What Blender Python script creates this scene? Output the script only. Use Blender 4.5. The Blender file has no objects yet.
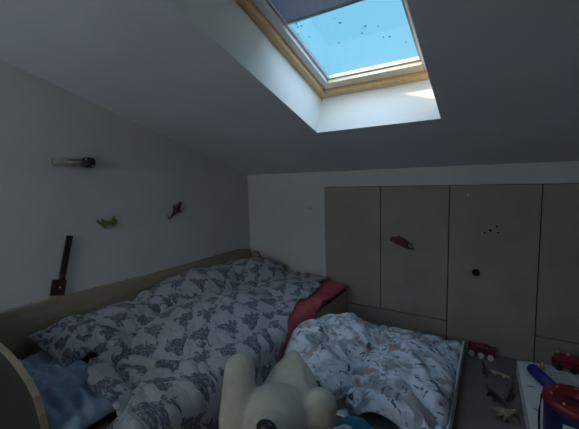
import bpy, bmesh, math, random
import numpy as np
from mathutils import Vector, Matrix

random.seed(4)
RNG = np.random.default_rng(7)
sc = bpy.context.scene
COL = sc.collection

# ------------------------------------------------------------------ room sizes (metres)
D, LX, HK, HC, SL = 2.986, -2.441, 1.523, 1.370, 0.3055
AL = math.atan(SL)
RX, RY = 2.1, -1.5          # right wall, rear wall

# ================================================================== materials
def new_mat(name):
    m = bpy.data.materials.new(name); m.use_nodes = True
    nt = m.node_tree
    return m, nt, nt.nodes['Principled BSDF']

def N(nt, t, **kw):
    n = nt.nodes.new(t)
    for k, v in kw.items():
        if k in n.inputs.keys(): n.inputs[k].default_value = v
        else: setattr(n, k, v)
    return n

def mat(name, c1, c2=None, scale=6, rough=.7, bump=0, bscale=60, metal=0, detail=4, coat=0, spec=None):
    m, nt, b = new_mat(name)
    b.inputs['Roughness'].default_value = rough
    b.inputs['Metallic'].default_value = metal
    if coat: b.inputs['Coat Weight'].default_value = coat
    if spec is not None: b.inputs['Specular IOR Level'].default_value = spec
    tc = N(nt, 'ShaderNodeTexCoord')
    if c2 is None: c2 = tuple(x * .88 for x in c1)
    n = N(nt, 'ShaderNodeTexNoise', Scale=scale, Detail=detail)
    r = N(nt, 'ShaderNodeValToRGB')
    r.color_ramp.elements[0].position = .35; r.color_ramp.elements[1].position = .65
    r.color_ramp.elements[0].color = (*c1, 1); r.color_ramp.elements[1].color = (*c2, 1)
    nt.links.new(tc.outputs['Object'], n.inputs['Vector'])
    nt.links.new(n.outputs['Fac'], r.inputs['Fac'])
    nt.links.new(r.outputs['Color'], b.inputs['Base Color'])
    if bump:
        n2 = N(nt, 'ShaderNodeTexNoise', Scale=bscale, Detail=3)
        bp = N(nt, 'ShaderNodeBump', Strength=bump, Distance=.01)
        nt.links.new(tc.outputs['Object'], n2.inputs['Vector'])
        nt.links.new(n2.outputs['Fac'], bp.inputs['Height'])
        nt.links.new(bp.outputs['Normal'], b.inputs['Normal'])
    return m

def wood_mat(name, c1, c2, axis_scale=(2, 30, 30), rough=.5):
    m, nt, b = new_mat(name)
    b.inputs['Roughness'].default_value = rough
    tc = N(nt, 'ShaderNodeTexCoord'); mp = N(nt, 'ShaderNodeMapping')
    mp.inputs['Scale'].default_value = axis_scale
    n = N(nt, 'ShaderNodeTexNoise', Scale=1.5, Detail=6, Distortion=.6)
    r = N(nt, 'ShaderNodeValToRGB')
    r.color_ramp.elements[0].position = .3; r.color_ramp.elements[1].position = .7
    r.color_ramp.elements[0].color = (*c1, 1); r.color_ramp.elements[1].color = (*c2, 1)
    nt.links.new(tc.outputs['Object'], mp.inputs['Vector']); nt.links.new(mp.outputs['Vector'], n.inputs['Vector'])
    nt.links.new(n.outputs['Fac'], r.inputs['Fac']); nt.links.new(r.outputs['Color'], b.inputs['Base Color'])
    return m

def M_(nt, op, a, b=None, c=None):
    n = nt.nodes.new('ShaderNodeMath'); n.operation = op
    for i, v in enumerate((a, b, c)):
        if v is None: continue
        if isinstance(v, (int, float)): n.inputs[i].default_value = v
        else: nt.links.new(v, n.inputs[i])
    return n.outputs[0]

def mixc(nt, fac, a, b):
    n = nt.nodes.new('ShaderNodeMix'); n.data_type = 'RGBA'
    nt.links.new(fac, n.inputs[0])
    for i, v in ((6, a), (7, b)):
        if isinstance(v, tuple): n.inputs[i].default_value = (*v, 1)
        else: nt.links.new(v, n.inputs[i])
    return n.outputs[2]

def duvet_mat(name, base=(.38, .385, .415), dark=(.045, .05, .08), size=.15):
    """greige cotton printed with staggered triangular flower clusters"""
    m, nt, b = new_mat(name)
    b.inputs['Roughness'].default_value = .85
    b.inputs['Sheen Weight'].default_value = .15
    uv = N(nt, 'ShaderNodeUVMap')
    nz = N(nt, 'ShaderNodeTexNoise', Scale=5.0, Detail=2)
    nt.links.new(uv.outputs[0], nz.inputs['Vector'])
    add = N(nt, 'ShaderNodeVectorMath', operation='MULTIPLY_ADD')
    nt.links.new(nz.outputs['Color'], add.inputs[0]); add.inputs[1].default_value = (.07, .07, 0)
    nt.links.new(uv.outputs[0], add.inputs[2])
    sp = N(nt, 'ShaderNodeSeparateXYZ'); nt.links.new(add.outputs[0], sp.inputs[0])
    v = M_(nt, 'DIVIDE', sp.outputs[1], size)
    row = M_(nt, 'FLOOR', v)
    odd = M_(nt, 'MULTIPLY', M_(nt, 'MODULO', row, 2.0), .5)
    u = M_(nt, 'ADD', M_(nt, 'DIVIDE', sp.outputs[0], size * 1.25), odd)
    fu = M_(nt, 'ABSOLUTE', M_(nt, 'SUBTRACT', M_(nt, 'FRACT', u), .5))
    fv = M_(nt, 'FRACT', v)
    # triangle: width shrinks with fv between .12 and .85
    half = M_(nt, 'ADD', M_(nt, 'MULTIPLY', M_(nt, 'SUBTRACT', .86, fv), .42), .05)
    d1 = M_(nt, 'SUBTRACT', half, fu)
    d2 = M_(nt, 'SUBTRACT', fv, .14)
    dd = M_(nt, 'MINIMUM', d1, d2)
    n2 = N(nt, 'ShaderNodeTexNoise', Scale=26.0, Detail=4); nt.links.new(uv.outputs[0], n2.inputs['Vector'])
    dd = M_(nt, 'ADD', dd, M_(nt, 'MULTIPLY', M_(nt, 'SUBTRACT', n2.outputs['Fac'], .5), .9))
    mask = M_(nt, 'GREATER_THAN', dd, -.03)
    vo = N(nt, 'ShaderNodeTexVoronoi', Scale=62.0); nt.links.new(uv.outputs[0], vo.inputs['Vector'])
    petal = M_(nt, 'GREATER_THAN', vo.outputs['Distance'], .38)
    fine = N(nt, 'ShaderNodeTexNoise', Scale=120.0); nt.links.new(uv.outputs[0], fine.inputs['Vector'])
    petal2 = M_(nt, 'GREATER_THAN', fine.outputs['Fac'], .44)
    ink = M_(nt, 'MULTIPLY', M_(nt, 'MULTIPLY', mask, petal), petal2)
    hue = N(nt, 'ShaderNodeTexNoise', Scale=9.0); nt.links.new(uv.outputs[0], hue.inputs['Vector'])
    inkc = mixc(nt, hue.outputs['Fac'], dark, tuple(min(1, x * 2.6) for x in dark))
    light = mixc(nt, mask, base, tuple(x * .62 for x in base))
    nt.links.new(mixc(nt, ink, light, inkc), b.inputs['Base Color'])
    n3 = N(nt, 'ShaderNodeTexNoise', Scale=26.0, Detail=3); nt.links.new(uv.outputs[0], n3.inputs['Vector'])
    bp = N(nt, 'ShaderNodeBump', Strength=.55, Distance=.025)
    nt.links.new(n3.outputs['Fac'], bp.inputs['Height']); nt.links.new(bp.outputs['Normal'], b.inputs['Normal'])
    return m

def baby_mat(name):
    """white cotton with grey-green and rose printed animals"""
    m, nt, b = new_mat(name)
    b.inputs['Roughness'].default_value = .85
    uv = N(nt, 'ShaderNodeUVMap')
    n1 = N(nt, 'ShaderNodeTexNoise', Scale=9.0, Detail=3, Distortion=.8); nt.links.new(uv.outputs[0], n1.inputs['Vector'])
    n2 = N(nt, 'ShaderNodeTexNoise', Scale=11.0, Detail=2, Distortion=.5)
    mp = N(nt, 'ShaderNodeMapping'); mp.inputs['Location'].default_value = (3.1, 7.7, 0)
    nt.links.new(uv.outputs[0], mp.inputs['Vector']); nt.links.new(mp.outputs[0], n2.inputs['Vector'])
    g = N(nt, 'ShaderNodeMapRange'); nt.links.new(n1.outputs['Fac'], g.inputs[0])
    g.inputs[1].default_value = .50; g.inputs[2].default_value = .62
    p = N(nt, 'ShaderNodeMapRange'); nt.links.new(n2.outputs['Fac'], p.inputs[0])
    p.inputs[1].default_value = .58; p.inputs[2].default_value = .68
    k = N(nt, 'ShaderNodeTexNoise', Scale=24.0, Detail=2, Distortion=1.2)
    nt.links.new(mp.outputs[0], k.inputs['Vector'])
    kk = N(nt, 'ShaderNodeMapRange'); nt.links.new(k.outputs['Fac'], kk.inputs[0])
    kk.inputs[1].default_value = .60; kk.inputs[2].default_value = .66
    c = mixc(nt, g.outputs[0], (.72, .80, .90), (.33, .38, .42))
    c = mixc(nt, p.outputs[0], c, (.48, .36, .37))
    c = mixc(nt, kk.outputs[0], c, (.12, .15, .19))
    nt.links.new(c, b.inputs['Base Color'])
    return m

MT = dict(
    wall=mat('wall_paint', (.61, .62, .62), (.56, .57, .57), 2.2, .9, .15, 90),
    ceil=mat('ceiling_paint', (.60, .62, .68), (.55, .57, .63), 1.6, .9, .12, 90),
    reveal=mat('reveal_paint', (.84, .83, .79), (.79, .79, .77), 3, .6, .05, 60),
    door=mat('raw_board', (.33, .30, .265), (.285, .26, .23), 3.5, .7, .08, 120),
    floor=mat('floor_laminate', (.21, .19, .17), (.15, .135, .125), 5, .6, .1, 40),
    bedwood=wood_mat('bed_wood', (.38, .31, .23), (.30, .24, .175), (20, 2, 20)),
    bedwood_x=wood_mat('bed_wood_x', (.38, .31, .23), (.30, .24, .175), (2, 20, 20)),
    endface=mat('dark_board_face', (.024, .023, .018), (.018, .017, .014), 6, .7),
    pine=wood_mat('pine', (.80, .54, .30), (.70, .42, .20), (30, 3, 30), .35),
    sash=mat('sash_paint', (.80, .80, .82), (.75, .75, .77), 4, .4),
    sashwood=wood_mat('sash_pine', (.82, .68, .50), (.74, .58, .40), (3, 30, 30), .35),
    alu=mat('aluminium', (.5, .5, .52), (.42, .42, .44), 9, .35, metal=.7),
    blind=mat('blind_fabric', (.34, .35, .40), (.30, .31, .36), 30, .9),
    black=mat('black_plastic', (.012, .012, .014), (.02, .02, .022), 20, .35),
    darkhole=mat('dark_void', (.004, .004, .004), (.006, .006, .006), 20, .9),
    plush=mat('cream_plush', (.54, .525, .44), (.47, .455, .38), 14, .95, .4, 150),
    duvet=duvet_mat('printed_duvet'),
    pillowp=duvet_mat('printed_pillowcase', size=.10),
    baby=baby_mat('animal_print'),
    red=mat('red_sheet', (.48, .085, .11), (.36, .06, .08), 8, .85, .2, 80),
    blue=mat('pale_blue_cotton', (.30, .40, .50), (.22, .30, .40), 7, .85, .9, 16),
    mattress=mat('mattress_cover', (.20, .16, .13), (.15, .12, .10), 8, .85, .3, 60),
    white=mat('white_board', (.74, .76, .78), (.68, .70, .72), 5, .45),
    teal=mat('teal_cloth', (.02, .20, .30), (.015, .13, .21), 9, .8, .3, 60),
    redp=mat('red_plastic', (.26, .015, .03), (.18, .012, .022), 12, .3),
    navy=mat('navy_plastic', (.012, .016, .06), (.02, .025, .09), 12, .35),
    bluep=mat('blue_foam', (.02, .025, .26), (.015, .018, .20), 12, .5),
    gold=mat('brass', (.8, .55, .3), (.7, .45, .2), 20, .3, metal=.8),
    paper=mat('paper', (.60, .62, .60), (.52, .56, .52), 20, .8),
    green=mat('gecko_green', (.20, .24, .05), (.07, .08, .03), 60, .5),
    maroon=mat('maroon', (.08, .014, .016), (.03, .010, .012), 60, .5),
    brown=mat('dark_brown_wood', (.055, .025, .018), (.035, .016, .012), 20, .4),
    redcloth=mat('dull_red', (.13, .03, .038), (.08, .02, .025), 20, .7),
    clearp=mat('clear_grey_plastic', (.33, .33, .27), (.24, .24, .20), 30, .2, coat=.5),
    dino1=mat('toy_dark_green', (.02, .035, .03), (.035, .05, .04), 40, .45),
    dino2=mat('toy_beige', (.42, .37, .28), (.20, .16, .11), 30, .5),
    dino3=mat('toy_grey', (.10, .11, .12), (.05, .055, .06), 40, .5),
    dino4=mat('toy_brown', (.14, .09, .05), (.05, .035, .025), 40, .5),
)

# glass with rain marks
def glass_mat():
    m = bpy.data.materials.new('window_glass'); m.use_nodes = True
    nt = m.node_tree; nt.nodes.clear()
    out = nt.nodes.new('ShaderNodeOutputMaterial')
    tr = nt.nodes.new('ShaderNodeBsdfTransparent'); tr.inputs[0].default_value = (.93, .97, .97, 1)
    gl = nt.nodes.new('ShaderNodeBsdfGlossy'); gl.inputs['Roughness'].default_value = .03
    df = nt.nodes.new('ShaderNodeBsdfDiffuse'); df.inputs[0].default_value = (.16, .22, .28, 1)
    mx = nt.nodes.new('ShaderNodeMixShader'); mx2 = nt.nodes.new('ShaderNodeMixShader')
    mx.inputs[0].default_value = .05; nt.links.new(tr.outputs[0], mx.inputs[1]); nt.links.new(gl.outputs[0], mx.inputs[2])
    tc = nt.nodes.new('ShaderNodeTexCoord')
    vo = nt.nodes.new('ShaderNodeTexVoronoi'); vo.inputs['Scale'].default_value = 17
    wr = nt.nodes.new('ShaderNodeTexNoise'); wr.inputs['Scale'].default_value = 4
    nt.links.new(tc.outputs['Object'], vo.inputs['Vector']); nt.links.new(tc.outputs['Object'], wr.inputs['Vector'])
    spot = M_(nt, 'LESS_THAN', vo.outputs['Distance'], .13)
    pick = M_(nt, 'GREATER_THAN', wr.outputs['Fac'], .52)
    f = M_(nt, 'MULTIPLY', M_(nt, 'MULTIPLY', spot, pick), .55)
    nt.links.new(f, mx2.inputs[0]); nt.links.new(mx.outputs[0], mx2.inputs[1]); nt.links.new(df.outputs[0], mx2.inputs[2])
    nt.links.new(mx2.outputs[0], out.inputs[0])
    return m
MT['glass'] = glass_mat()

nt_ = MT['blind'].node_tree; b_ = nt_.nodes['Principled BSDF']; o_ = nt_.nodes['Material Output']
t_ = nt_.nodes.new('ShaderNodeBsdfTranslucent'); t_.inputs[0].default_value = (.34, .34, .38, 1)
x_ = nt_.nodes.new('ShaderNodeMixShader'); x_.inputs[0].default_value = .45
nt_.links.new(b_.outputs[0], x_.inputs[1]); nt_.links.new(t_.outputs[0], x_.inputs[2]); nt_.links.new(x_.outputs[0], o_.inputs[0])

# ================================================================== helpers
def link(o, parent=None):
    COL.objects.link(o)
    if parent is not None: o.parent = parent
    return o

def tag(o, label=None, cat=None, group=None, kind=None):
    if label: o['label'] = label
    if cat: o['category'] = cat
    if group: o['group'] = group
    if kind: o['kind'] = kind
    return o

def empty(name, loc, label, cat, rot=(0, 0, 0), group=None):
    o = bpy.data.objects.new(name, None); o.location = loc; o.rotation_euler = rot
    o.empty_display_size = .1
    link(o); return tag(o, label, cat, group)

def obj(name, bm, m, parent=None, smooth=False, bevel=0, loc=None, rot=None):
    me = bpy.data.meshes.new(name)
    bmesh.ops.recalc_face_normals(bm, faces=bm.faces)
    bm.to_mesh(me); bm.free()
    me.materials.append(m)
    if smooth:
        for p in me.polygons: p.use_smooth = True
    o = bpy.data.objects.new(name, me)
    if loc is not None: o.location = loc
    if rot is not None: o.rotation_euler = rot
    link(o, parent)
    if bevel:
        b = o.modifiers.new('bevel', 'BEVEL'); b.width = bevel; b.segments = 2; b.limit_method = 'ANGLE'
    return o

def bx(bm, x0, x1, y0, y1, z0, z1, T=None):
    vs = [bm.verts.new((x, y, z)) for z in (z0, z1) for y in (y0, y1) for x in (x0, x1)]
    for f in ((0, 1, 3, 2), (4, 6, 7, 5), (0, 4, 5, 1), (2, 3, 7, 6), (0, 2, 6, 4), (1, 5, 7, 3)):
        bm.faces.new([vs[i] for i in f])
    if T is not None: bmesh.ops.transform(bm, matrix=T, verts=vs)
    return vs

def box(name, b, m, parent=None, bevel=0, T=None):
    bm = bmesh.new(); bx(bm, *b, T=T)
    return obj(name, bm, m, parent, bevel=bevel)

def tube(bm, pts, rad, seg=10, cap=True):
    pts = [Vector(p) for p in pts]
    if not isinstance(rad, (list, tuple)): rad = [rad] * len(pts)
    rings = []; up = Vector((0, 0, 1))
    for i, p in enumerate(pts):
        t = (pts[min(i + 1, len(pts) - 1)] - pts[max(i - 1, 0)]).normalized()
        a = t.cross(up)
        if a.length < .05: a = t.cross(Vector((1, 0, 0)))
        a.normalize(); b = a.cross(t)
        rings.append([bm.verts.new(p + (a * math.cos(k * math.tau / seg) + b * math.sin(k * math.tau / seg)) * rad[i]) for k in range(seg)])
    for r0, r1 in zip(rings, rings[1:]):
        for k in range(seg): bm.faces.new((r0[k], r0[(k + 1) % seg], r1[(k + 1) % seg], r1[k]))
    if cap:
        bm.faces.new(rings[0]); bm.faces.new(rings[-1])

def ball(bm, c, r, rot=None, sub=3):
    if not isinstance(r, (tuple, list)): r = (r, r, r)
    T = Matrix.Translation(c) @ (rot if rot is not None else Matrix()) @ Matrix.Diagonal((*r, 1))
    bmesh.ops.create_icosphere(bm, subdivisions=sub, radius=1, matrix=T)

def prism(bm, prof, y0, y1, axis='y'):
    """closed profile of (a, z) points extruded along an axis"""
    def P(a, z, t): return (a, t, z) if axis == 'y' else (t, a, z)
    A = [bm.verts.new(P(a, z, y0)) for a, z in prof]; B = [bm.verts.new(P(a, z, y1)) for a, z in prof]
    n = len(prof)
    bm.faces.new(A); bm.faces.new(B[::-1])
    for i in range(n): bm.faces.new((A[i], A[(i + 1) % n], B[(i + 1) % n], B[i]))

# ------------------------------------------------------------------ cloth relaxer (position based)
def drape(nu, nv, shape, full, sdfs, steps=90, iters=8, noise=.03, bend=.25, pin=None, seed=1, z0=.6, kf=14):
    """shape(u,v)->(x,y): where the sheet is laid; full=(su,sv): how much longer the cloth is."""
    rng = np.random.default_rng(seed)
    U, V = np.meshgrid(np.linspace(0, 1, nu), np.linspace(0, 1, nv))
    X, Y = shape(U, V)
    P = np.stack([X, Y, np.full_like(X, z0)], -1).astype(float)
    # low frequency bumps start the folds
    nz = np.zeros_like(X)
    for _ in range(26):
        kx, ky = rng.normal(0, kf, 2); nz += np.sin(kx * X + ky * Y + rng.uniform(0, 6.28))
    P[..., 2] += noise * nz / 4 + rng.normal(0, noise * .08, X.shape)
    Q = np.stack([X, Y], -1)
    Ru = np.linalg.norm(Q[:, 1:] - Q[:, :-1], axis=-1); Rv = np.linalg.norm(Q[1:] - Q[:-1], axis=-1)
    ru = Ru.mean() * full[0]; rv = Rv.mean() * full[1]
    Ru = Ru * full[0]; Rv = Rv * full[1]
    prev = P.copy()
    def solve(A, B, rest, k):
        d = B - A; l = np.linalg.norm(d, axis=-1) + 1e-9
        c = (d * ((l - rest) / l * .5 * k)[..., None]); A += c; B -= c
    rd = math.hypot(ru, rv)
    for s in range(steps):
        vel = (P - prev) * .93
        vel = np.clip(vel, -.02, .02)
        prev = P.copy(); P = P + vel; P[..., 2] -= .0012
        for it in range(iters):
            for o in (0, 1):
                n = (P.shape[1] - o) // 2 * 2
                solve(P[:, o:o + n:2], P[:, o + 1:o + n:2], Ru[:, o:o + n:2], 1)
                n = (P.shape[0] - o) // 2 * 2
                solve(P[o:o + n:2], P[o + 1:o + n:2], Rv[o:o + n:2], 1)
                m = P.shape[0] - o; n = m // 2 * 2
                solve(P[o:o + n:2, :-1], P[o + 1:o + n:2, 1:], rd, .35)
                solve(P[o:o + n:2, 1:], P[o + 1:o + n:2, :-1], rd, .35)
            # bending, pairs two apart
            for ax, r in ((1, ru), (0, rv)):
                A = P[:, :-2] if ax else P[:-2]; B = P[:, 2:] if ax else P[2:]
                d = B - A; l = np.linalg.norm(d, axis=-1) + 1e-9
                c = d * (np.minimum(l - 2 * r, 0) / l * .25 * bend)[..., None]
                if ax: P[:, :-2] += c; P[:, 2:] -= c
                else: P[:-2] += c; P[2:] -= c
        for f in sdfs: f(P, prev)
        if pin is not None: pin(P)
    return P, U * ru * (nu - 1), V * rv * (nv - 1)

def col_box(x0, x1, y0, y1, z1, r=.03):
    def f(P, prev):
        x, y, z = P[..., 0], P[..., 1], P[..., 2]
        ins = (x > x0) & (x < x1) & (y > y0) & (y < y1) & (z < z1)
        dt = z1 - z; dr = x1 - x; dn = y - y0; df = y1 - y
        m = np.minimum(np.minimum(dt, dr), np.minimum(dn, df))
        a = ins & (m == dt); P[..., 2][a] = z1
        for ax in (0, 1): P[..., ax][a] = prev[..., ax][a] * .88 + P[..., ax][a] * .12
        a = ins & (m == dr) & (m != dt); P[..., 0][a] = x1
        a = ins & (m == dn) & (m != dt); P[..., 1][a] = y0
        a = ins & (m == df) & (m != dt); P[..., 1][a] = y1
    return f

def col_ell(c, r):
    c = np.array(c); r = np.array(r)
    def f(P, prev):
        d = (P - c) / r; l = np.linalg.norm(d, axis=-1)
        a = l < 1
        P[a] = c + d[a] / np.maximum(l[a], .05)[:, None] * r
        for ax in (0, 1): P[..., ax][a] = prev[..., ax][a] * .8 + P[..., ax][a] * .2
    return f

def col_clamp(ax, lo=None, hi=None):
    def f(P, prev): np.clip(P[..., ax], lo, hi, out=P[..., ax])
    return f

def crease(sim, amp, wl, seed, ang=None, spread=.9, n=7):
    """presses sharp little folds into a relaxed cloth, along its normals"""
    P, U, V = sim
    rng = np.random.default_rng(seed)
    du = np.gradient(P, axis=1); dv = np.gradient(P, axis=0)
    nn = np.cross(du, dv); nn /= np.linalg.norm(nn, axis=-1, keepdims=True) + 1e-9
    W1 = sum(np.sin(rng.normal(0, 7) * U + rng.normal(0, 7) * V + rng.uniform(0, 6)) for _ in range(6)) * .5
    h = np.zeros_like(U)
    for k in range(n):
        a = rng.uniform(0, math.pi) if ang is None else rng.normal(ang, spread)
        w = 2 * math.pi / (wl * rng.uniform(.7, 1.6)) / 2
        ph = (U * math.cos(a) + V * math.sin(a)) * w + W1 * rng.uniform(1.2, 2.4) + rng.uniform(0, 6)
        ridge = (1 - np.abs(np.sin(ph))) ** 1.6
        mk = .5 + .5 * np.sin(rng.normal(0, 9) * U + rng.normal(0, 9) * V + rng.uniform(0, 6))
        h += ridge * mk ** 1.5
    h *= amp / math.sqrt(n)
    e = np.minimum(1, np.minimum(np.minimum(U, U.max() - U), np.minimum(V, V.max() - V)) / .05)
    return P + nn * (h * (.35 + .65 * e))[..., None], U, V

def cloth_obj(name, sim, m, thick=.02, parent=None, sub=1, tex=None, puff=0):
    P, U, V = sim
    nv, nu = U.shape
    me = bpy.data.meshes.new(name)
    idx = np.arange(nu * nv).reshape(nv, nu)
    F = np.stack([idx[:-1, :-1], idx[:-1, 1:], idx[1:, 1:], idx[1:, :-1]], -1).reshape(-1, 4)
    me.from_pydata(P.reshape(-1, 3).tolist(), [], F.tolist())
    uvl = me.uv_layers.new(name='UVMap')
    li = np.empty(len(me.loops), dtype=np.int32); me.loops.foreach_get('vertex_index', li)
    uv = np.stack([U.reshape(-1)[li], V.reshape(-1)[li]], -1).astype(np.float32)
    uvl.data.foreach_set('uv', uv.reshape(-1))
    for p in me.polygons: p.use_smooth = True
    me.materials.append(m)
    o = bpy.data.objects.new(name, me); link(o, parent)
    if sub:
        s0 = o.modifiers.new('smooth', 'SMOOTH'); s0.factor = .5; s0.iterations = 1
    if thick:
        s = o.modifiers.new('solidify', 'SOLIDIFY'); s.thickness = thick; s.offset = 1
    if sub:
        s = o.modifiers.new('sub', 'SUBSURF'); s.levels = sub; s.render_levels = sub
    return o

# ================================================================== the room shell
def slopeT():
    """local skylight frame: x = room x, y = up the slope, z = outwards"""
    c, s = math.cos(AL), math.sin(AL)
    return Matrix(((1, 0, 0, 0), (0, -c, s, D), (0, s, c, HK), (0, 0, 0, 1)))
ST = slopeT()

st = lambda o: tag(o, kind='structure')
st(box('floor', (LX - .1, RX + .1, RY - .1, D + .1, -.1, 0), MT['floor']))

def gable(x0, x1):
    bm = bmesh.new()
    zr = HK + SL * (D - RY)
    prism(bm, [(RY, 0), (D, 0), (D, HK), (RY, zr)], x0, x1, 'x')
    return bm
st(obj('wall_left', gable(LX - .1, LX), MT['wall']))
st(obj('wall_right', gable(RX, RX + .1), MT['wall']))
ZR = HK + SL * (D - RY)
# rear wall behind the camera, with an added window that brightens the room
VX0, VX1, VZ0, VZ1 = -2.3, -.7, 1.0, 2.4
bm = bmesh.new()
bx(bm, LX, VX0, RY - .1, RY, 0, ZR); bx(bm, VX1, RX, RY - .1, RY, 0, ZR)
bx(bm, VX0, VX1, RY - .1, RY, 0, VZ0); bx(bm, VX0, VX1, RY - .1, RY, VZ1, ZR)
st(obj('wall_rear', bm, MT['wall']))
fill_win = bpy.data.objects.new('fill_window', None); link(fill_win); st(fill_win)
bm = bmesh.new()
for a in (VX0, (VX0 + VX1) / 2 - .03, VX1 - .06): bx(bm, a, a + .06, RY - .08, RY - .02, VZ0, VZ1)
for a in (VZ0, VZ1 - .06): bx(bm, VX0 + .06, VX1 - .06, RY - .08, RY - .02, a, a + .06)
obj('window_frame', bm, MT['pine'], fill_win)
box('glass_pane', (VX0 + .061, VX1 - .061, RY - .052, RY - .048, VZ0 + .061, VZ1 - .061), MT['glass'], fill_win)
st(box('wall_back', (LX - .1, RX + .1, D, D + .12, 0, HK), MT['wall']))

# skylight opening in slope coordinates
SX0, SX1, T0, T1 = -1.09, -.275, .885, 2.20
TL = (D - RY) / math.cos(AL) + .15
bm = bmesh.new()
THK = .16
bx(bm, LX - .1, SX0, -.05, TL, 0, THK, T=ST)
bx(bm, SX1, RX + .1, -.05, TL, 0, THK, T=ST)
bx(bm, SX0, SX1, -.05, T0, 0, THK, T=ST)
bx(bm, SX0, SX1, T1, TL, 0, THK, T=ST)
st(obj('ceiling', bm, MT['ceil']))
# white plastered lining of the shaft, laid 1 mm proud of the opening
bm = bmesh.new()
e = .001; RD = .267
bx(bm, SX0 - .04, SX0 + e, T0 - .04, T1 + .04, .0005, RD + .14, T=ST)
bx(bm, SX1 - e, SX1 + .04, T0 - .04, T1 + .04, .0005, RD + .14, T=ST)
bx(bm, SX0 + e, SX1 - e, T0 - .04, T0 + e, .0005, RD + .14, T=ST)
bx(bm, SX0 + e, SX1 - e, T1 - e, T1 + .04, .0005, RD + .14, T=ST)
st(obj('trim_1', bm, MT['reveal']))

# the roof window
win = bpy.data.objects.new('window_1', None); link(win); st(win)
def ring(name, x0, x1, t0, t1, w, d0, d1, m, wb=None, wt=None, bevel=.003):
    wb = wb or w; wt = wt or w
    bm = bmesh.new()
    bx(bm, x0, x0 + w, t0, t1, d0, d1, T=ST); bx(bm, x1 - w, x1, t0, t1, d0, d1, T=ST)
    bx(bm, x0 + w, x1 - w, t0, t0 + wb, d0, d1, T=ST); bx(bm, x0 + w, x1 - w, t1 - wt, t1, d0, d1, T=ST)
    return obj(name, bm, m, win, bevel=bevel)
FX0, FX1, FT0, FT1 = SX0 + .002, SX1 - .002, T0 + .002, T1 - .002
ring('window_frame', FX0, FX1, FT0, FT1, .046, RD, RD + .12, MT['pine'], wb=.05)
# painted side rails of the sash, bottom rail in light pine
bm = bmesh.new()
for a, b in ((FX0 + .048, FX0 + .098), (FX1 - .098, FX1 - .048)):
    bx(bm, a, b, FT0 + .052, FT1 - .05, RD + .03, RD + .085, T=ST)
obj('sash_rail', bm, MT['sash'], win, bevel=.004)
box('sash_bottom_rail', (FX0 + .1, FX1 - .1, FT0 + .055, FT0 + .125, RD + .025, RD + .085), MT['sashwood'], win, .004, T=ST)
box('sash_top_rail', (FX0 + .1, FX1 - .1, FT1 - .12, FT1 - .05, RD + .025, RD + .085), MT['sashwood'], win, .004, T=ST)
# thin aluminium glazing bead and blind guide rails
GX0, GX1, GT0, GT1 = FX0 + .098, FX1 - .098, FT0 + .125, FT1 - .12
bm = bmesh.new()
bx(bm, GX0 + .001, GX0 + .016, GT0, GT1, RD + .052, RD + .075, T=ST)
bx(bm, GX1 - .016, GX1 - .001, GT0, GT1, RD + .052, RD + .075, T=ST)
bx(bm, GX0 + .017, GX1 - .017, GT0 + .001, GT0 + .012, RD + .052, RD + .07, T=ST)
obj('glazing_bead', bm, MT['alu'], win)
box('glass_pane', (GX0, GX1, GT0, GT1, RD + .076, RD + .080), MT['glass'], win, T=ST)
# roller blind, half drawn down
bl = tag(bpy.data.objects.new('roller_blind', None), 'dark grey blind drawn partly down over the roof window', 'blind'); link(bl)
box('blind_fabric', (GX0 + .018, GX1 - .018, 1.575, GT1 - .01, RD + .056, RD + .059), MT['blind'], bl, T=ST)
box('bottom_bar', (GX0 + .018, GX1 - .018, 1.56, 1.575, RD + .05, RD + .064), MT['alu'], bl, .002, T=ST)

# ---- low knee-wall doors: raw boards with dark gaps between
dk = tag(box('gap_backing', (-1.446, RX - .01, D - .006, D - .001, .0, HC), MT['darkhole']), kind='structure')  # near-black sheet paints the shade behind board gaps and finger hole
g = .0035
def board(name, x0, x1, z0, z1):
    o = box(name, (x0 + g, x1 - g, D - .024, D - .007, z0 + g, z1 - g), MT['door'], bevel=.002); return st(o)
SEAM = .213
d1 = board('door_1', -1.445, -.877, SEAM, HC)
d2 = board('door_2', -.877, -.305, SEAM, HC)
# door 3 has a round finger hole
bm = bmesh.new()
cx, cz, rr = -.101, .661, .030
x0, x1, z0, z1 = -.305 + g, .300 - g, g, HC - g
NS = 32
for y in (D - .024, D - .007):
    pass
inner = [[], []]; outer = [[], []]
for k in range(NS):
    a = k * math.tau / NS
    dx, dz = math.cos(a), math.sin(a)
    ts = []
    if dx > 1e-6: ts.append((x1 - cx) / dx)
    if dx < -1e-6: ts.append((x0 - cx) / dx)
    if dz > 1e-6: ts.append((z1 - cz) / dz)
    if dz < -1e-6: ts.append((z0 - cz) / dz)
    t = min(ts)
    for j, y in enumerate((D - .024, D - .007)):
        inner[j].append(bm.verts.new((cx + dx * rr, y, cz + dz * rr)))
        outer[j].append((cx + dx * t, y, cz + dz * t))
corners = [(x1, z1), (x0, z1), (x0, z0), (x1, z0)]
for j, y in enumerate((D - .024, D - .007)):
    outer[j] = [bm.verts.new(p) for p in outer[j]]
    cv = [bm.verts.new((a, y, b)) for a, b in corners]
    for k in range(NS):
        a, b = outer[j][k], outer[j][(k + 1) % NS]
        cs = [c for c in cv if ((abs(c.co.x - a.co.x) < 1e-6 and abs(c.co.z - b.co.z) < 1e-6) or (abs(c.co.z - a.co.z) < 1e-6 and abs(c.co.x - b.co.x) < 1e-6)) and not (abs(a.co.x - b.co.x) < 1e-6 or abs(a.co.z - b.co.z) < 1e-6)]
        bm.faces.new([inner[j][k], inner[j][(k + 1) % NS], b] + cs + [a])
for k in range(NS):
    bm.faces.new((inner[0][k], inner[0][(k + 1) % NS], inner[1][(k + 1) % NS], inner[1][k]))
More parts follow.
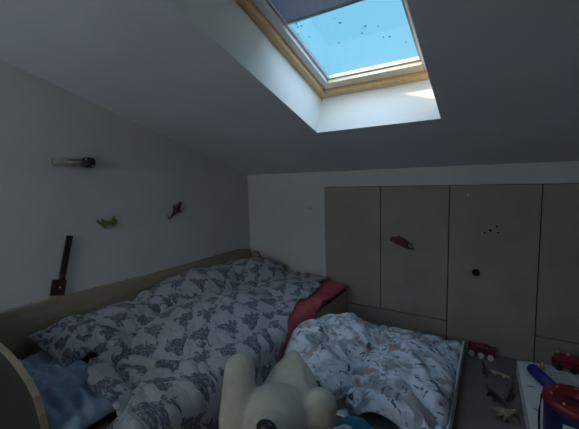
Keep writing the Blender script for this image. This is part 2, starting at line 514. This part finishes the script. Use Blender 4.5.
bx(bm, x0, x1, D - .0235, D - .0075, z0, z0 + .001)
d3 = st(obj('door_3', bm, MT['door']))
d4 = board('door_4', .300, .96, SEAM + .01, HC)
d5 = board('door_5', .96, 1.6, SEAM + .01, HC)
b1 = board('baseboard_left', -1.445, -.305, .0, SEAM)
b2 = board('baseboard_right', .300, 1.6, .0, SEAM + .01)
# screw knobs and small scuffs on the doors
bm = bmesh.new(); ball(bm, (-.174, D - .027, 1.288), .009, sub=2); tag(obj('knob', bm, MT['white'], d3, True), 'small white knob')
for (x, z, r) in ((-.012, 1.012, .010), (.03, 1.045, .008), (-.05, .99, .008), (.04, 1.0, .006)):
    bm = bmesh.new(); bmesh.ops.create_cone(bm, cap_ends=True, segments=14, radius1=r, radius2=r, depth=.003, matrix=Matrix.Translation((x, D - .0253, z)) @ Matrix.Rotation(math.pi / 2, 4, 'X'))
    obj('screw_hole', bm, MT['darkhole'], d3)
bm = bmesh.new(); ball(bm, (-1.622, D - .002, 1.153), (.008, .003, .008), sub=2); st(obj('trim_3', bm, MT['black'], None, True))

# ================================================================== bed
bed = empty('bed', (-1.82, 1.6, 0), 'wooden bed with low boards along the left wall', 'bed')
bed_loc = Vector((-1.82, 1.6, 0))
def under(o, par_loc=bed_loc):
    o.location = o.location - par_loc; return o
BX0, BX1, BY0, BY1 = -2.435, -1.20, .45, 2.955
# long back board on the wall side, its top easing down at the ends
prof = [(.50, .10), (2.95, .10), (2.95, .60), (2.90, .665), (2.75, .69), (1.6, .70), (1.0, .725), (.50, .735)]
bm = bmesh.new(); prism(bm, prof, -2.437, -2.40, 'x')
under(obj('back_board', bm, MT['bedwood'], bed, bevel=.004))
def arc_prof(pts, z0):
    return [(pts[0][0], z0)] + pts + [(pts[-1][0], z0)]
near_pts = [(-2.39, .785), (-2.1, .79), (-1.93, .785), (-1.816, .767), (-1.71, .753), (-1.61, .728), (-1.53, .696), (-1.464, .648), (-1.435, .59), (-1.415, .50), (-1.38, .42), (-1.30, .36), (-1.205, .33)]
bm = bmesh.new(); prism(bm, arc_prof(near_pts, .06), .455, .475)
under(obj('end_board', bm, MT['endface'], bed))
# tan edging strip following the curved top
bm = bmesh.new()
strip = near_pts + [(a, b - .0) for a, b in []]
for (a, b), (c, d) in zip(near_pts, near_pts[1:]):
    n = Vector((-(d - b), c - a)).normalized() * .005
    bm2 = [(a, b), (c, d), (c + n.x, d + n.y), (a + n.x, b + n.y)]
    prism(bm, bm2, .453, .477)
tag(under(obj('edge_strip', bm, MT['bedwood_x'], bed)), 'tan edging along the curved top')
far_pts = [(-2.39, .60), (-2.37, .63), (-2.33, .645), (-2.29, .635), (-2.272, .60), (-2.265, .50), (-2.2, .45), (-1.96, .43), (-1.944, .52), (-1.93, .53), (-1.916, .52), (-1.90, .42), (-1.24, .40), (-1.205, .36)]
bm = bmesh.new(); prism(bm, arc_prof(far_pts, .06), 2.925, 2.95)
under(obj('end_board', bm, MT['bedwood_x'], bed, bevel=.003))
under(box('side_rail', (-1.225, -1.195, .48, 2.92, .08, .355), MT['bedwood'], bed, .004))
for x in (-2.37, -1.235):
    for y in (.49, 2.89):
        under(box('leg', (x - .025, x + .025, y - .01, y + .03, 0, .10), MT['bedwood'], bed, .003))
mt = box('mattress', (-2.395, -1.235, .485, 2.915, .20, .425), MT['mattress'], None, .04)
mt.modifiers['bevel'].segments = 4
tag(mt, 'brown mattress lying in the wooden bed, mostly covered', 'mattress')

# cloths on the bed -------------------------------------------------
bed_solid = col_box(-2.6, -1.187, .40, 2.90, .432)
wallc = [col_clamp(0, -2.385, None), col_clamp(1, .49, 2.905), col_clamp(2, .03, None)]
# red sheet
def red_shape(U, V):
    y = .95 + V * (2.90 - .95)
    x = -2.30 + U * (1.11 + .015 * np.sin(V * 23) + .24 * np.clip((.62 - V) * 4, 0, 1))
    return x, y
s = drape(70, 100, red_shape, (1.06, 1.04), [bed_solid] + wallc, steps=70, noise=.02, seed=3, z0=.47)
s = crease(s, .014, .12, 2)
tag(cloth_obj('red_sheet', s, MT['red'], .006), 'red sheet showing at the far corner and edge of the bed', 'sheet')

# patterned duvet
RE = [(0, -.86), (.12, -.84), (.28, -.88), (.40, -1.04), (.50, -1.17), (.62, -1.29), (.78, -1.37), (1, -1.44)]
def duv_shape(U, V):
    re = np.interp(V, [a for a, b in RE], [b for a, b in RE])
    ne = np.interp(U, [0, .35, .5, 1], [.86, .87, .68, .48])
    x = -2.37 + U * (re + 2.37)
    y = ne + V * (2.87 - ne)
    return x, y
bed_solid2 = col_box(-2.6, -1.175, .40, 2.93, .452)
lumps = [col_ell((-2.28, 1.95, .42), (.30, .60, .21)), col_ell((-2.15, 2.6, .42), (.34, .35, .19)), col_ell((-2.2, 1.2, .42), (.28, .40, .15)),
         col_ell((-1.7, 1.6, .38), (.45, .7, .17)), col_ell((-1.6, 2.4, .38), (.3, .4, .12)), col_ell((-1.75, .66, .44), (.44, .21, .115)), col_ell((-2.05, .93, .46), (.32, .17, .10))]
wallc2 = [col_clamp(0, -2.375, None), col_clamp(1, .50, 2.905), col_clamp(2, .035, None)]
_gu, _gv = np.meshgrid(np.linspace(0, 1, 130), np.linspace(0, 1, 140))
_gx, _gy = duv_shape(_gu, _gv)
def duv_pin(P):
    P[:, :3, 0] = _gx[:, :3]; P[:, :3, 1] = _gy[:, :3]
    P[-3:, :, 1] = _gy[-3:]; P[:2, :70, 1] = _gy[:2, :70]
s = drape(130, 140, duv_shape, (1.17, 1.10), [bed_solid2] + lumps + wallc2, steps=110, noise=.05, bend=.6, seed=11, z0=.60, kf=22, pin=duv_pin)
s = crease(s, .030, .17, 5, ang=1.9, spread=.55)
duv = cloth_obj('duvet', s, MT['duvet'], .018)
tag(duv, 'greige duvet printed with dark flower clusters, spread over the bed', 'duvet')

# pillows: pale blue at the near end, patterned one beside it
def pillow(name, loc, size, m, rot, label, seed=0):
    rng = np.random.default_rng(seed)
    n = 40
    U, V = np.meshgrid(np.linspace(-1, 1, n), np.linspace(-1, 1, n))
    prof = np.clip((1 - np.abs(U) ** 2.6) * (1 - np.abs(V) ** 2.6), 0, 1) ** .45
    wr = sum(np.sin(rng.normal(0, 5) * U + rng.normal(0, 5) * V + rng.uniform(0, 6)) for _ in range(9)) * .06 + sum(np.sin(rng.normal(0, 14) * U + rng.normal(0, 14) * V + rng.uniform(0, 6)) for _ in range(12)) * .055
    sx = 1 - .06 * (1 - V ** 2); sy = 1 - .06 * (1 - U ** 2)
    bm = bmesh.new(); uvl = bm.loops.layers.uv.new('UVMap')
    G = []
    for sgn in (1, -1):
        vs = [[bm.verts.new((U[i, j] * sx[i, j] * size[0] / 2, V[i, j] * sy[i, j] * size[1] / 2, sgn * (prof[i, j] * (1 + wr[i, j] * (1.6 if sgn > 0 else .2)) * size[2] / 2))) for j in range(n)] for i in range(n)]
        for i in range(n - 1):
            for j in range(n - 1):
                f = bm.faces.new((vs[i][j], vs[i][j + 1], vs[i + 1][j + 1], vs[i + 1][j]))
                for lp in f.loops: lp[uvl].uv = (lp.vert.co.x + 3, lp.vert.co.y + 3)
        G.append(vs)
    bmesh.ops.remove_doubles(bm, verts=bm.verts, dist=.0005)
    o = obj(name, bm, m, None, True, loc=loc, rot=rot)
    return tag(o, label, 'pillow')
pillow('pillow', (-1.80, .660, .474), (.90, .355, .11), MT['blue'], (0, .0, .0), 'pale blue crumpled pillow at the near end of the bed', 3)
pillow('pillow', (-2.10, .87, .555), (.52, .30, .10), MT['pillowp'], (.12, .06, -.05), 'printed pillow peeking out from the duvet beside the left wall board', 5)

# ================================================================== plush bear
PB = Vector((-.76, 1.15, 0))
bear = empty('plush_bear', PB, 'large cream plush bear with black nose slumped beside the bed', 'plush toy')
bm = bmesh.new()
def chain(pts, rads, n=7):
    for (a, ra), (b, rb) in zip(zip(pts, rads), list(zip(pts, rads))[1:]):
        for k in range(n + 1):
            t = k / n
            ball(bm, Vector(a).lerp(Vector(b), t), ra + (rb - ra) * t, sub=2)
chain([(-.79, 1.22, .20), (-.79, 1.20, .33), (-.83, 1.29, .43), (-.865, 1.375, .535)], [.195, .19, .125, .03])
ball(bm, (-.775, 1.06, .405), (.16, .16, .155))
ball(bm, (-.715, .95, .465), (.085, .085, .075))
chain([(-.875, .93, .30), (-.905, .97, .44), (-.965, 1.065, .59)], [.075, .083, .074])
chain([(-.635, 1.14, .36), (-.62, 1.19, .455)], [.085, .080])
chain([(-.66, 1.2, .22), (-.57, 1.27, .23), (-.545, 1.30, .27)], [.09, .07, .045])      # arm
chain([(-.80, 1.1, .12), (-.83, .85, .10), (-.84, .72, .12)], [.11, .09, .085])
chain([(-.68, 1.1, .12), (-.58, .88, .10), (-.55, .76, .12)], [.11, .09, .085])
bmesh.ops.translate(bm, verts=bm.verts, vec=-PB)
bo = obj('body', bm, MT['plush'], bear, True)
r_ = bo.modifiers.new('remesh', 'REMESH'); r_.mode = 'VOXEL'; r_.voxel_size = .011; r_.use_smooth_shade = True
s_ = bo.modifiers.new('smooth', 'SMOOTH'); s_.factor = .6; s_.iterations = 5
bm = bmesh.new(); ball(bm, Vector((-.690, .893, .530)) - PB, (.044, .030, .030)); tag(obj('nose', bm, MT['black'], bear, True), 'black nose')
for p in ((-.775, .905, .40), (-.645, .955, .42)):
    bm = bmesh.new(); ball(bm, Vector(p) - PB + Vector((0, 0, -.012)), .014, sub=2)
    obj('eye', bm, MT['black'], bear, True)

# ================================================================== white box with blanket
BOX = Vector((-.60, 2.12, 0))
bo = empty('storage_box', BOX, 'low white open box on the floor holding a crumpled blanket', 'box')
def bpart(name, b): 
    o = box(name, (b[0] - BOX.x, b[1] - BOX.x, b[2] - BOX.y, b[3] - BOX.y, b[4], b[5]), MT['white'], bo, .002); return o
bpart('base', (-1.049, -.175, 1.616, 2.825, .012, .03))
bpart('side_panel', (-.174, -.160, 1.60, 2.84, .0, .125))
bpart('side_panel', (-1.066, -1.05, 1.60, 2.84, .0, .125))
bpart('end_panel', (-1.049, -.175, 2.826, 2.84, .0, .075))
bpart('end_panel', (-1.049, -.175, 1.60, 1.615, .0, .10))
def bb_shape(U, V):
    y0 = 1.60 + .15 * np.sin(U * 2.8)
    y = y0 + V * (2.80 - y0)
    x = -1.20 + U * (1.02) + .10 * V
    x = np.minimum(x, -.185)
    return x, y
inb = col_box(-1.05, -.19, 1.60, 2.83, .11)
bl_l = [col_ell((-.97, 2.25, .10), (.28, .34, .24)), col_ell((-.65, 2.45, .06), (.4, .28, .14)), col_ell((-.98, 1.85, .14), (.22, .22, .15)),
        col_ell((-.45, 2.05, .12), (.27, .5, .13)), col_ell((-1.12, 1.95, .22), (.13, .2, .16)), col_clamp(0, -1.17, -.182), col_clamp(1, 1.3, 2.83), col_clamp(2, .03, None)]
s = drape(150, 160, bb_shape, (1.45, 1.35), [inb] + bl_l, steps=80, noise=.06, bend=.3, seed=21, z0=.36, kf=30)
s = crease(s, .060, .16, 8, n=8)
for f in (col_clamp(0, -1.19, -.182), col_clamp(1, 1.3, 2.81), col_clamp(2, .04, None)): f(s[0], s[0])
tag(cloth_obj('blanket', s, MT['baby'], .012), 'white blanket with grey and pink animal print, crumpled in the white box', 'blanket')

# teal cloth crumpled between the bear and the box
def tsh(U, V): return -.68 + U * .26, 1.38 + V * .20
s = drape(40, 30, tsh, (1.5, 1.4), [col_ell((-.56, 1.48, .06), (.11, .07, .15)), col_clamp(2, .012, None), col_clamp(1, 1.2, 1.575)], steps=70, noise=.05, bend=.5, seed=5, z0=.18)
s = crease(s, .02, .08, 2)
tag(cloth_obj('teal_cloth', s, MT['teal'], .01), 'teal cloth crumpled on the floor under the blanket edge', 'cloth')

# ================================================================== small toys on the floor
def skin_toy(name, verts, edges, rads, m, loc, rz, label, cat='toy', sc_=1.0, rx=0, group=None):
    me = bpy.data.meshes.new(name); me.from_pydata([Vector(v) * sc_ for v in verts], edges, [])
    me.materials.append(m)
    o = bpy.data.objects.new(name, me); o.location = loc; o.rotation_euler = (rx, 0, rz); link(o)
    sk = o.modifiers.new('skin', 'SKIN'); sk.use_smooth_shade = True
    for i, r in enumerate(rads): me.skin_vertices[0].data[i].radius = (r * sc_, r * sc_)
    me.skin_vertices[0].data[0].use_root = True
    s2 = o.modifiers.new('sub', 'SUBSURF'); s2.levels = 1; s2.render_levels = 1
    return tag(o, label, cat, group)
# long-tailed reptile, length about 0.16
RV = [(0, 0, .030), (.035, 0, .034), (.065, 0, .040), (.088, 0, .042), (-.035, 0, .028), (-.07, .006, .020), (-.105, .018, .014), (-.135, .036, .012),
      (.03, .022, .022), (.036, .034, .006), (.03, -.022, .022), (.036, -.034, .006), (-.028, .024, .020), (-.022, .036, .006), (-.028, -.024, .020), (-.022, -.036, .006)]
RE_ = [(0, 1), (1, 2), (2, 3), (0, 4), (4, 5), (5, 6), (6, 7), (1, 8), (8, 9), (1, 10), (10, 11), (4, 12), (12, 13), (4, 14), (14, 15)]
RR = [.017, .015, .009, .006, .014, .009, .005, .003, .007, .005, .007, .005, .007, .005, .007, .005]
# long-necked one standing up
DV = [(0, 0, .05), (.03, 0, .055), (.05, 0, .085), (.065, 0, .115), (.088, 0, .118), (-.035, 0, .045), (-.07, 0, .032), (-.10, .01, .022),
      (.022, .016, .022), (.022, .018, .005), (.022, -.016, .022), (.022, -.018, .005), (-.025, .018, .022), (-.025, .02, .005), (-.025, -.018, .022), (-.025, -.02, .005)]
DR = [.022, .017, .010, .008, .009, .018, .010, .005, .009, .007, .009, .007, .009, .007, .009, .007]
skin_toy('toy_dinosaur', DV, RE_, DR, MT['dino1'], (-.012, 2.63, 0), 1.9, 'small dark toy dinosaur standing upright in front of the red toy', sc_=.62)
skin_toy('toy_lizard', RV, RE_, RR, MT['dino2'], (.082, 2.64, 0), 3.0, 'cream and brown toy lizard nearest the corner of the white board', sc_=.85)
skin_toy('toy_crocodile', RV, RE_, RR, MT['dino1'], (.045, 2.36, 0), -1.0, 'dark long-tailed toy crocodile in the middle of the open floor', sc_=1.0)
skin_toy('toy_dinosaur', DV, RE_, DR, MT['dino3'], (.125, 2.42, 0), 1.3, 'grey toy dinosaur beside the edge of the white board', sc_=.95)
skin_toy('toy_dinosaur', DV, RE_, DR, MT['dino2'], (.09, 2.17, 0), -.6, 'pale beige toy dinosaur, nearest of the floor toys', sc_=.9)
skin_toy('toy_lizard', RV, RE_, RR, MT['dino4'], (.135, 2.26, 0), 2.2, 'brown toy lizard between the grey and the beige dinosaurs', sc_=.8)

# red toy wagon with white wheels against the doors
TW = Vector((-.040, 2.895, 0))
tw = empty('toy_wagon', TW, 'red toy frame wagon with white wheels against the wall boards', 'toy', rot=(0, 0, -.12)); tw.scale = (1.2, 1.2, 1.3)
bm = bmesh.new()
bx(bm, -.075, .075, -.028, .028, .026, .034)
bx(bm, -.075, .075, -.028, -.022, .058, .064); bx(bm, -.075, .075, .022, .028, .058, .064)
for k in range(6):
    x = -.072 + k * .0285
    bx(bm, x - .003, x + .003, -.028, -.022, .034, .058); bx(bm, x - .003, x + .003, .022, .028, .034, .058)
bx(bm, -.078, -.072, -.028, .028, .026, .07); bx(bm, .072, .078, -.028, .028, .026, .07)
obj('frame', bm, MT['redp'], tw)
bm = bmesh.new(); tube(bm, [(-.045, 0, .062), (-.03, 0, .078), (.03, 0, .078), (.045, 0, .062)], .007, 8)
obj('roof_bar', bm, MT['redp'], tw, True)
for x in (-.055, 0, .055):
    for y in (-.034, .028):
        bm = bmesh.new()
        bmesh.ops.create_cone(bm, cap_ends=True, segments=18, radius1=.018, radius2=.018, depth=.010, matrix=Matrix.Translation((x, y, .018)) @ Matrix.Rotation(math.pi / 2, 4, 'X'))
        obj('wheel', bm, MT['white'], tw)

# ================================================================== white board / toy bench on the right with things on it
bn = box('toy_chest', (.182, .98, 1.75, 2.90, 0, .10), MT['white'], None, .003)
bn.name = 'play_board'
# slightly turned left edge, as in the photo
for v in bn.data.vertices:
    if v.co.x < .5 and v.co.y < 2: v.co.x += .03
    if v.co.x < .5 and v.co.y > 2: v.co.y -= .14
tag(bn, 'low white board lying on the floor at the right, toys on top', 'board')
# marks on its surface
for (x, y, a) in ((.24, 2.44, .3), (.29, 2.05, 1.2), (.25, 2.2, -.4)):
    box('crayon_mark', (-.022, .022, -.004, .004, 0, .0008), MT['navy'], bn, T=Matrix.Translation((x, y, .1002)) @ Matrix.Rotation(a, 4, 'Z'))

# blue foam roller
bm = bmesh.new()
A, B = Vector((.262, 2.60, .137)), Vector((.375, 2.36, .137)); dd = (B - A).normalized()
tube(bm, [A - dd * .028, A - dd * .022, A - dd * .010, A, B], [.012, .024, .033, .036, .036], 20)
tag(obj('foam_roller', bm, MT['bluep'], None, True), 'blue rounded foam roller lying on the white board', 'toy')
# paper card
cb = box('paper_card', (-.045, .045, -.08, .08, 0, .002), MT['paper'])
cb.location = (.43, 2.63, .102); cb.rotation_euler = (0, 0, .35)
tag(cb, 'pale paper card lying between blue roller and red toy', 'card')
# small brass bell behind the roller
bm = bmesh.new()
prof = [(.0, .045), (.006, .044), (.008, .036), (.013, .028), (.016, .010), (.021, .0)]
for k in range(len(prof) - 1):
    pass
rings = [[bm.verts.new((r * math.cos(t * math.tau / 16), r * math.sin(t * math.tau / 16), z)) for t in range(16)] for r, z in prof[1:]]
for a, b in zip(rings, rings[1:]):
    for k in range(16): bm.faces.new((a[k], a[(k + 1) % 16], b[(k + 1) % 16], b[k]))
bm.faces.new(rings[0]); bm.faces.new(rings[-1])
bell = obj('bell', bm, MT['gold'], None, True, loc=(.325, 2.72, .10))
tag(bell, 'tiny brass coloured bell standing behind the blue roller', 'bell')

# round tin-like drum with red lid
TD = Vector((.385, 2.05, .10))
td = empty('toy_drum', TD, 'round dark blue toy drum with red lid on the white board', 'toy')
bm = bmesh.new(); bmesh.ops.create_cone(bm, cap_ends=True, segments=48, radius1=.125, radius2=.128, depth=.19, matrix=Matrix.Translation((0, 0, .095)))
obj('drum_body', bm, MT['navy'], td, bevel=.004)
bm = bmesh.new()
# lid ring with centre hole
prof = [(.030, .196), (.034, .208), (.118, .212), (.135, .206), (.137, .178), (.130, .178), (.128, .191), (.030, .191)]
rings = [[bm.verts.new((r * math.cos(t * math.tau / 48), r * math.sin(t * math.tau / 48), z)) for t in range(48)] for r, z in prof]
for a, b in zip(rings, rings[1:] + rings[:1]):
    for k in range(48): bm.faces.new((a[k], a[(k + 1) % 48], b[(k + 1) % 48], b[k]))
lid = obj('lid', bm, MT['redp'], td, True)
for k in range(7):
    a = k * math.tau / 7 + .5
    bm = bmesh.new(); ball(bm, (.098 * math.cos(a), .098 * math.sin(a), .212), .0065, sub=2)
    obj('stud', bm, MT['gold'], lid, True)
bm = bmesh.new()
bx(bm, -.045, .045, -.004, .004, .02, .13)
bmesh.ops.transform(bm, matrix=Matrix.Rotation(-.15, 4, 'Z') @ Matrix.Translation((0, -.131, 0)), verts=bm.verts)
tag(obj('label_plate', bm, MT['paper'], td), 'pale panel on the side')
bm = bmesh.new(); tube(bm, [(-.139, -.02, .20), (-.146, -.02, .10), (-.142, -.02, .004)], .006, 8)
tag(obj('strap', bm, MT['black'], td, True), 'thin black strap hanging down the side')

# red toy engine at the back of the board
TE = Vector((.50, 2.78, .10))
te = empty('toy_engine', TE, 'red toy engine with brass knobs at the back of the white board', 'toy', rot=(0, 0, -.1))
bm = bmesh.new()
bx(bm, -.12, .12, -.04, .04, .018, .05)
bx(bm, .03, .11, -.035, .035, .05, .105)
bmesh.ops.create_cone(bm, cap_ends=True, segments=20, radius1=.032, radius2=.032, depth=.13, matrix=Matrix.Translation((-.04, 0, .07)) @ Matrix.Rotation(math.pi / 2, 4, 'Y'))
obj('engine_body', bm, MT['redp'], te, bevel=.004)
for x in (-.08, 0, .08):
    for y in (-.045, .045):
        bm = bmesh.new()
        bmesh.ops.create_cone(bm, cap_ends=True, segments=18, radius1=.024, radius2=.024, depth=.010, matrix=Matrix.Translation((x, y, .024)) @ Matrix.Rotation(math.pi / 2, 4, 'X'))
        obj('wheel', bm, MT['black'], te)
for x in (-.09, -.03):
    bm = bmesh.new(); ball(bm, (x, 0, .108), .014, sub=2); obj('knob', bm, MT['gold'], te, True)

# ================================================================== things on the left wall
WX = LX + .001
# clear tube torch with black head
TT = Vector((WX, 1.12, 1.612))
tt = empty('wall_torch', TT, 'clear grey plastic tube with black head fixed to left wall', 'torch')
bm = bmesh.new(); tube(bm, [(.028, -.125, 0), (.028, .055, -.002)], .026, 14)
obj('tube', bm, MT['clearp'], tt, True)
bm = bmesh.new(); tube(bm, [(.0555, -.05, .0), (.056, .035, -.001)], .0035, 8)  # thin pale rod laid on the tube's front surface
tag(obj('bright_rod', bm, MT['white'], tt, True), 'pale rod along the front of the tube')
bm = bmesh.new(); tube(bm, [(.037, .056, 0), (.037, .062, 0), (.037, .115, 0), (.037, .122, 0)], [.026, .036, .036, .028], 18)
hd = obj('head', bm, MT['black'], tt, True)
for p in ((.066, .060, .022), (.066, .10, -.024)):  # white beads stand in for specular glints on the head
    bm = bmesh.new(); ball(bm, p, .006, sub=2); tag(obj('glint_dot', bm, MT['white'], hd, True), 'tiny white dot painted in as a glint')
# gecko
def on_wall(name, verts, edges, rads, m, loc, ang, label, cat, k=1.25):
    verts = [(a * k, b * k, c * k) for a, b, c in verts]; rads = [r * k for r in rads]
    me = bpy.data.meshes.new(name); me.from_pydata(verts, edges, []); me.materials.append(m)
    o = bpy.data.objects.new(name, me); link(o)
    o.matrix_world = Matrix.Translation(loc) @ Matrix(((0, 0, 1, 0), (1, 0, 0, 0), (0, 1, 0, 0), (0, 0, 0, 1))) @ Matrix.Rotation(ang, 4, 'Z')
    o.modifiers.new('skin', 'SKIN').use_smooth_shade = True
    for i, r in enumerate(rads): me.skin_vertices[0].data[i].radius = (r, r)
    me.skin_vertices[0].data[0].use_root = True
    s2 = o.modifiers.new('sub', 'SUBSURF'); s2.levels = 1; s2.render_levels = 1
    return tag(o, label, cat)
GV = [(0, 0, .012), (.03, .002, .012), (.052, .006, .012), (-.03, -.002, .012), (-.055, .006, .010), (-.066, .026, .008),
      (.026, .024, .009), (.04, .036, .008), (.03, -.02, .009), (.02, -.032, .008), (-.026, .02, .009), (-.04, .026, .008), (-.028, -.022, .009), (-.014, -.034, .008)]
GE = [(0, 1), (1, 2), (0, 3), (3, 4), (4, 5), (1, 6), (6, 7), (1, 8), (8, 9), (3, 10), (10, 11), (3, 12), (12, 13)]
GR = [.013, .011, .012, .010, .006, .004] + [.005] * 8
on_wall('toy_gecko', GV, GE, GR, MT['green'], (WX, 1.325, 1.172), .02, 'yellow-green toy gecko stuck on left wall', 'toy')
HV = [(0, 0, .014), (.028, .030, .014), (.045, .052, .012), (-.022, -.022, .012), (-.05, -.055, .008), (-.066, -.062, .006), (-.072, -.03, .006), (.02, -.02, .010), (.042, -.012, .008), (-.02, .022, .010), (-.004, .036, .008)]
HE = [(0, 1), (1, 2), (0, 3), (3, 4), (4, 5), (5, 6), (0, 7), (7, 8), (0, 9), (9, 10)]
on_wall('toy_lizard', HV, HE, [.020, .015, .012, .012, .004, .003, .003, .007, .005, .007, .005], MT['maroon'], (WX, 1.94, 1.215), 0, 'dark red toy lizard clinging high on the wall near the corner', 'toy')

# toy paddle with long dark handle, leaning on the wall, standing on the bed board
GU = Vector((-2.418, .945, .735))
gu = empty('toy_paddle', GU, 'dark brown toy paddle with long handle leaning on left wall', 'toy', rot=(0, -.03, 0))
def T_paddle(): return Matrix.Rotation(-.27, 4, 'X')
bm = bmesh.new(); bx(bm, -.010, .008, -.050, .035, .002, .105, T=T_paddle()); obj('blade', bm, MT['brown'], gu, bevel=.005)
bm = bmesh.new(); tube(bm, [T_paddle() @ Vector((-.001, .004, .105)), T_paddle() @ Vector((-.001, .004, .15))], .019, 12)
tag(obj('collar', bm, MT['maroon'], gu, True), 'dark red collar')
bm = bmesh.new(); bx(bm, -.010, .010, -.014, .022, .148, .40, T=T_paddle()); tag(obj('handle', bm, MT['black'], gu, bevel=.004), 'black handle')
bm = bmesh.new(); ball(bm, T_paddle() @ Vector((.010, -.002, .055)), .006, sub=2); tag(obj('button', bm, MT['white'], gu, True), 'white dot on the blade')

# dull red toy car-like clip on door 2
RC = Vector((-.685, D - .0245, .865))
rc = empty('toy_car', RC, 'dull red toy car stuck on the wooden boards', 'toy')
TR = Matrix.Rotation(.30, 4, 'Y')
bm = bmesh.new()
prof = [(-.10, -.012), (-.095, .022), (-.06, .032), (-.035, .052), (.015, .046), (.035, .018), (.06, .008), (.06, -.022), (-.03, -.028)]
prism(bm, prof, -.030, -.001); bmesh.ops.transform(bm, matrix=TR, verts=bm.verts)
obj('car_body', bm, MT['redcloth'], rc, bevel=.005)
bm = bmesh.new()
tube(bm, [TR @ Vector((.03, -.012, .036)), TR @ Vector((.085, -.012, .012)), TR @ Vector((.125, -.012, -.012)), TR @ Vector((.08, -.012, -.024)), TR @ Vector((.02, -.012, -.026))], .007, 8)
tag(obj('loop', bm, MT['dino4'], rc, True), 'dark thin loop at its front')
bm = bmesh.new(); prism(bm, [(-.025, .030), (.002, .034), (.012, .018), (-.03, .014)], -.034, -.029); bmesh.ops.transform(bm, matrix=TR, verts=bm.verts)
obj('car_window', bm, MT['black'], rc)

# ================================================================== light
w = bpy.data.worlds.new('sky'); sc.world = w; w.use_nodes = True
nt = w.node_tree; nt.nodes.clear()
out = nt.nodes.new('ShaderNodeOutputWorld'); bg = nt.nodes.new('ShaderNodeBackground')
tc = nt.nodes.new('ShaderNodeTexCoord')
def dirmask(v, p0, p1):
    dn = nt.nodes.new('ShaderNodeVectorMath'); dn.operation = 'DOT_PRODUCT'
    dn.inputs[1].default_value = Vector(v).normalized()
    nt.links.new(tc.outputs['Generated'], dn.inputs[0])
    mr = nt.nodes.new('ShaderNodeMapRange'); mr.interpolation_type = 'SMOOTHSTEP'
    nt.links.new(dn.outputs['Value'], mr.inputs[0]); mr.inputs[1].default_value = p0; mr.inputs[2].default_value = p1
    return mr.outputs[0]
blue = (.20, .62, .95)
# brighter, whiter sky towards the sun (behind the camera, to the left), plain blue ahead
bright = dirmask((.35, -.75, .9), -.15, .75)
low = dirmask((.1, 1, .15), .45, .98)
c = mixc(nt, bright, blue, (3.5, 4.8, 6.4))
rear = dirmask((0, -1, .1), .55, .9)
c = mixc(nt, rear, c, (3.1, 3.1, 3.1))
c = mixc(nt, low, c, (.28, .72, 1.0))
nt.links.new(c, bg.inputs[0]); bg.inputs[1].default_value = 1.0
nt.links.new(bg.outputs[0], out.inputs[0])

sun = bpy.data.lights.new('sun', 'SUN'); sun.energy = 6.0; sun.angle = .01; sun.color = (1, .86, .68)
so = bpy.data.objects.new('sun', sun); link(so)
so.rotation_euler = Vector((.56, .20, -.27)).normalized().to_track_quat('-Z', 'Y').to_euler()

# light portal filling the roof window opening (guides sampling of the sky only)
pl = bpy.data.lights.new('window_portal', 'AREA'); pl.shape = 'RECTANGLE'; pl.size = SX1 - SX0; pl.size_y = T1 - T0
pl.cycles.is_portal = True
po = bpy.data.objects.new('window_portal', pl); link(po)
po.matrix_world = ST @ Matrix.Translation(((SX0 + SX1) / 2, (T0 + T1) / 2, RD + .13))

pl2 = bpy.data.lights.new('window_portal', 'AREA'); pl2.shape = 'RECTANGLE'; pl2.size = VX1 - VX0; pl2.size_y = VZ1 - VZ0  # portal for the added rear window
pl2.cycles.is_portal = True
po2 = bpy.data.objects.new('window_portal', pl2); link(po2)
po2.location = ((VX0 + VX1) / 2, RY - .11, (VZ0 + VZ1) / 2); po2.rotation_euler = (math.pi / 2, 0, math.pi)

# ================================================================== camera
cam = bpy.data.cameras.new('camera'); co = bpy.data.objects.new('camera', cam); link(co)
fw = Vector((-0.52935509, 0.84183627, -0.10533219)); ri = Vector((0.84782968, 0.52945918, -0.02928847)); up = Vector((-0.031113, 0.10480776, 0.99400569))
co.matrix_world = Matrix(((ri.x, up.x, -fw.x, 0), (ri.y, up.y, -fw.y, 0), (ri.z, up.z, -fw.z, 1.45), (0, 0, 0, 1)))
cam.sensor_width = 36; cam.lens = 36 * 325.479 / 579; cam.clip_start = .02
sc.camera = co
vs = sc.view_settings
vs.view_transform = 'Standard'; vs.look = 'None'; vs.gamma = 1; vs.use_curve_mapping = False; vs.exposure = 0
